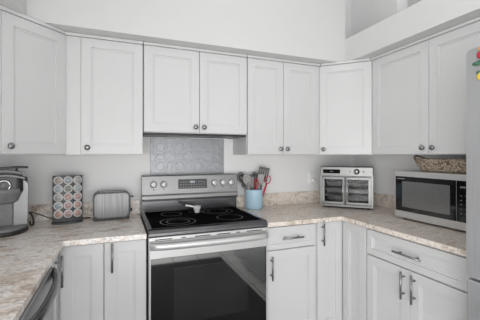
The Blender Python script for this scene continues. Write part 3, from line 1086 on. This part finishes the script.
# ------------------------------------------------------------------ utensil crock and utensils
CX, CY = 1.070, 2.414
b = nb()
lathe(b, ((0.068, 0), (0.074, 0.004), (0.0765, 0.03), (0.077, 0.158), (0.078, 0.164), (0.075, 0.166), (0.071, 0.160), (0.070, 0.01), (0, 0.008)), 40)
o = obj('utensil_crock', b, 'blue'); o.location = (CX, CY, ZC)
tag(o, 'light blue round ceramic crock full of utensils right of the range', 'crock')

RGT = Vector((math.cos(-R(21.36)), math.sin(-R(21.36)), 0))     # direction along which the fan of utensils spreads
FWD = Vector((-RGT.y, RGT.x, 0))


def utensil(name, label, a, z, tx, tz, ty, head, hm, shaft_m, tilt_extra=0):
    """a: offset in crock; tx, tz: head centre offset right / above worktop; ty depth offset"""
    base = Vector((CX, CY, ZC + 0.012)) + RGT * a[0] + FWD * a[1]
    tip = Vector((CX, CY, ZC + tz)) + RGT * tx + FWD * ty
    dvec = tip - base
    L = dvec.length
    t = thing(name, label, 'utensil', base, 0, 'utensils in the blue crock')
    rot = Vector((0, 0, 1)).rotation_difference(dvec.normalized()).to_matrix().to_4x4() @ Matrix.Rotation(-R(21.36) + tilt_extra, 4, 'Z')
    b = nb(); tube(b, [(0, 0, 0), (0, 0, L * 0.5), (0, 0, L - 0.028)], 0.006, 10, [0.010, 0.009, 0.007])
    bmesh.ops.transform(b, matrix=rot, verts=b.verts)
    obj('handle', b, shaft_m, t)
    b = nb()
    mt = rot @ at(0, 0, L)
    if head == 'spoon':
        lathe(b, ((0, -0.006), (0.6, -0.004), (1.0, 0.003), (0.92, 0.004), (0.55, 0.0), (0, -0.002)), 28, mt @ FRONT @ Matrix.Diagonal((0.036, 0.048, 2.0, 1)))
    elif head == 'small':
        lathe(b, ((0, -0.006), (0.6, -0.004), (1.0, 0.003), (0.92, 0.004), (0.55, 0.0), (0, -0.002)), 28, mt @ FRONT @ Matrix.Diagonal((0.018, 0.026, 1.5, 1)))
    elif head == 'spatula':
        vbevel_box(b, -0.027, 0.027, -0.003, 0.003, -0.045, 0.045, 0.014, 4, 0.001, mt, 1)
    elif head == 'turner':
        for i in range(5):
            box(b, -0.045 + i * 0.0188, -0.0302 + i * 0.0188, -0.002, 0.002, -0.050, 0.050, 0.001, 1, mt)
        box(b, -0.045, 0.045, -0.002, 0.002, 0.044, 0.062, 0.001, 1, mt)
        box(b, -0.045, 0.045, -0.002, 0.002, -0.062, -0.040, 0.001, 1, mt)
    elif head == 'ring':
        n = 20
        t2 = nb()
        tube(t2, [(0.022 * math.cos(2 * PI * i / n), 0, 0.034 * math.sin(2 * PI * i / n)) for i in range(n + 1)], 0.0045, 8)
        merge(b, t2, mt)
    elif head == 'whisk':
        for k in range(5):
            t2 = nb()
            a_ = PI * k / 5
            tube(t2, [(0.022 * math.sin(PI * i / 14) * math.cos(a_) * 2 * (1 if True else 0) * 0.5 * math.copysign(1, 1), 0.022 * math.sin(PI * i / 14) * math.sin(a_), -0.045 + 0.09 * i / 14) for i in range(15)], 0.0016, 6)
            merge(b, t2, mt)
            t2 = nb()
            tube(t2, [(-0.022 * math.sin(PI * i / 14) * math.cos(a_), -0.022 * math.sin(PI * i / 14) * math.sin(a_), -0.045 + 0.09 * i / 14) for i in range(15)], 0.0016, 6)
            merge(b, t2, mt)
    obj('head', b, hm, t)
    return t


utensil('ladle', 'black ladle leaning out at the far left of the crock', (-0.03, 0.00), 0, -0.105, 0.262, 0.0, 'spoon', 'black', 'black')
utensil('serving_spoon', 'small black spoon drooping low at the left of the crock', (-0.035, -0.03), 0, -0.088, 0.205, -0.03, 'small', 'black', 'gsil')
utensil('serving_spoon', 'grey spoon leaning left beside the black ladle', (-0.01, -0.035), 0, -0.058, 0.250, -0.03, 'spoon', 'gsil', 'gsil')
utensil('spatula', 'grey flat spatula behind the red whisk in the crock', (-0.015, 0.03), 0, -0.022, 0.225, 0.03, 'spatula', 'gsil', 'gsil')
utensil('serving_spoon', 'black round spoon standing behind the red whisk', (0.012, 0.035), 0, 0.012, 0.262, 0.045, 'spoon', 'black', 'black')
utensil('whisk', 'red silicone whisk in the middle of the crock', (0.005, -0.045), 0, 0.018, 0.222, -0.055, 'whisk', 'red', 'red')
utensil('spatula', 'grey long spatula in front of the black slotted turner', (0.025, -0.025), 0, 0.056, 0.250, -0.025, 'spatula', 'gsil', 'gsil')
utensil('slotted_turner', 'wide black slotted turner, tallest utensil in the crock', (0.028, 0.015), 0, 0.082, 0.290, 0.02, 'turner', 'black', 'black')
utensil('tongs', 'red looped tool leaning out at the right of the crock', (0.045, 0.00), 0, 0.118, 0.245, -0.01, 'ring', 'red', 'red')

# ------------------------------------------------------------------ wall outlet behind the countertop oven
t = thing('wall_outlet', 'white wall outlet with a plug beside the countertop oven', 'outlet', (1.720, YW - 0.0005, 1.150))
b = nb(); box(b, -0.036, 0.036, -0.006, 0, -0.058, 0.058, 0.002); pl = obj('cover_plate', b, 'white', t)
for z in (-0.02, 0.02):
    b = nb(); vbevel_box(b, -0.017, 0.017, -0.009, -0.005, z - 0.014, z + 0.014, 0.008, 4, 0, None, 1); obj('socket', b, 'white', pl)
b = nb(); box(b, 1.702, 1.738, YW - 0.045, YW - 0.0097, 1.115, 1.145, 0.006)
tube(b, spline([(1.720, YW - 0.04, 1.13), (1.735, YW - 0.06, 1.10), (1.75, YW - 0.06, 1.05), (1.80, YW - 0.06, 1.0)], 5), 0.004, 8)
tag(obj('plug', b, 'white'), 'white plug and cord in the wall outlet behind the countertop oven', 'plug')

# ------------------------------------------------------------------ ceiling downlights
glow = mat('lamp_glow', (1, 1, 1), 0.5)
glow.node_tree.nodes['Principled BSDF'].inputs['Emission Color'].default_value = (1, 0.98, 0.95, 1)
glow.node_tree.nodes['Principled BSDF'].inputs['Emission Strength'].default_value = 3
for x, y, wh in ((0.62, 1.72, 'nearest the range'), (-0.1, 0.3, 'above the left worktop'), (1.2, 0.3, 'before the refrigerator')):
    t = thing('ceiling_light', 'round white recessed ceiling light ' + wh, 'ceiling light', (x, y, CEIL - 0.012), 0, 'recessed ceiling lights')
    b = nb(); lathe(b, ((0.085, 0.0), (0.085, 0.0115), (0.062, 0.0115), (0.062, 0.0)), 32, None, False); obj('trim_ring', b, 'white', t)
    b = nb(); lathe(b, ((0.061, 0.006), (0.061, 0.011), (0, 0.011)), 32); obj('diffuser', b, glow, t)
    l = bpy.data.lights.new('downlight', 'AREA'); l.shape = 'DISK'; l.size = 0.12; l.energy = 0.5; l.color = (1, 0.98, 0.95)
    lo = bpy.data.objects.new('downlight', l); COL.objects.link(lo); lo.parent = t; lo.location = (0, 0, -0.004)
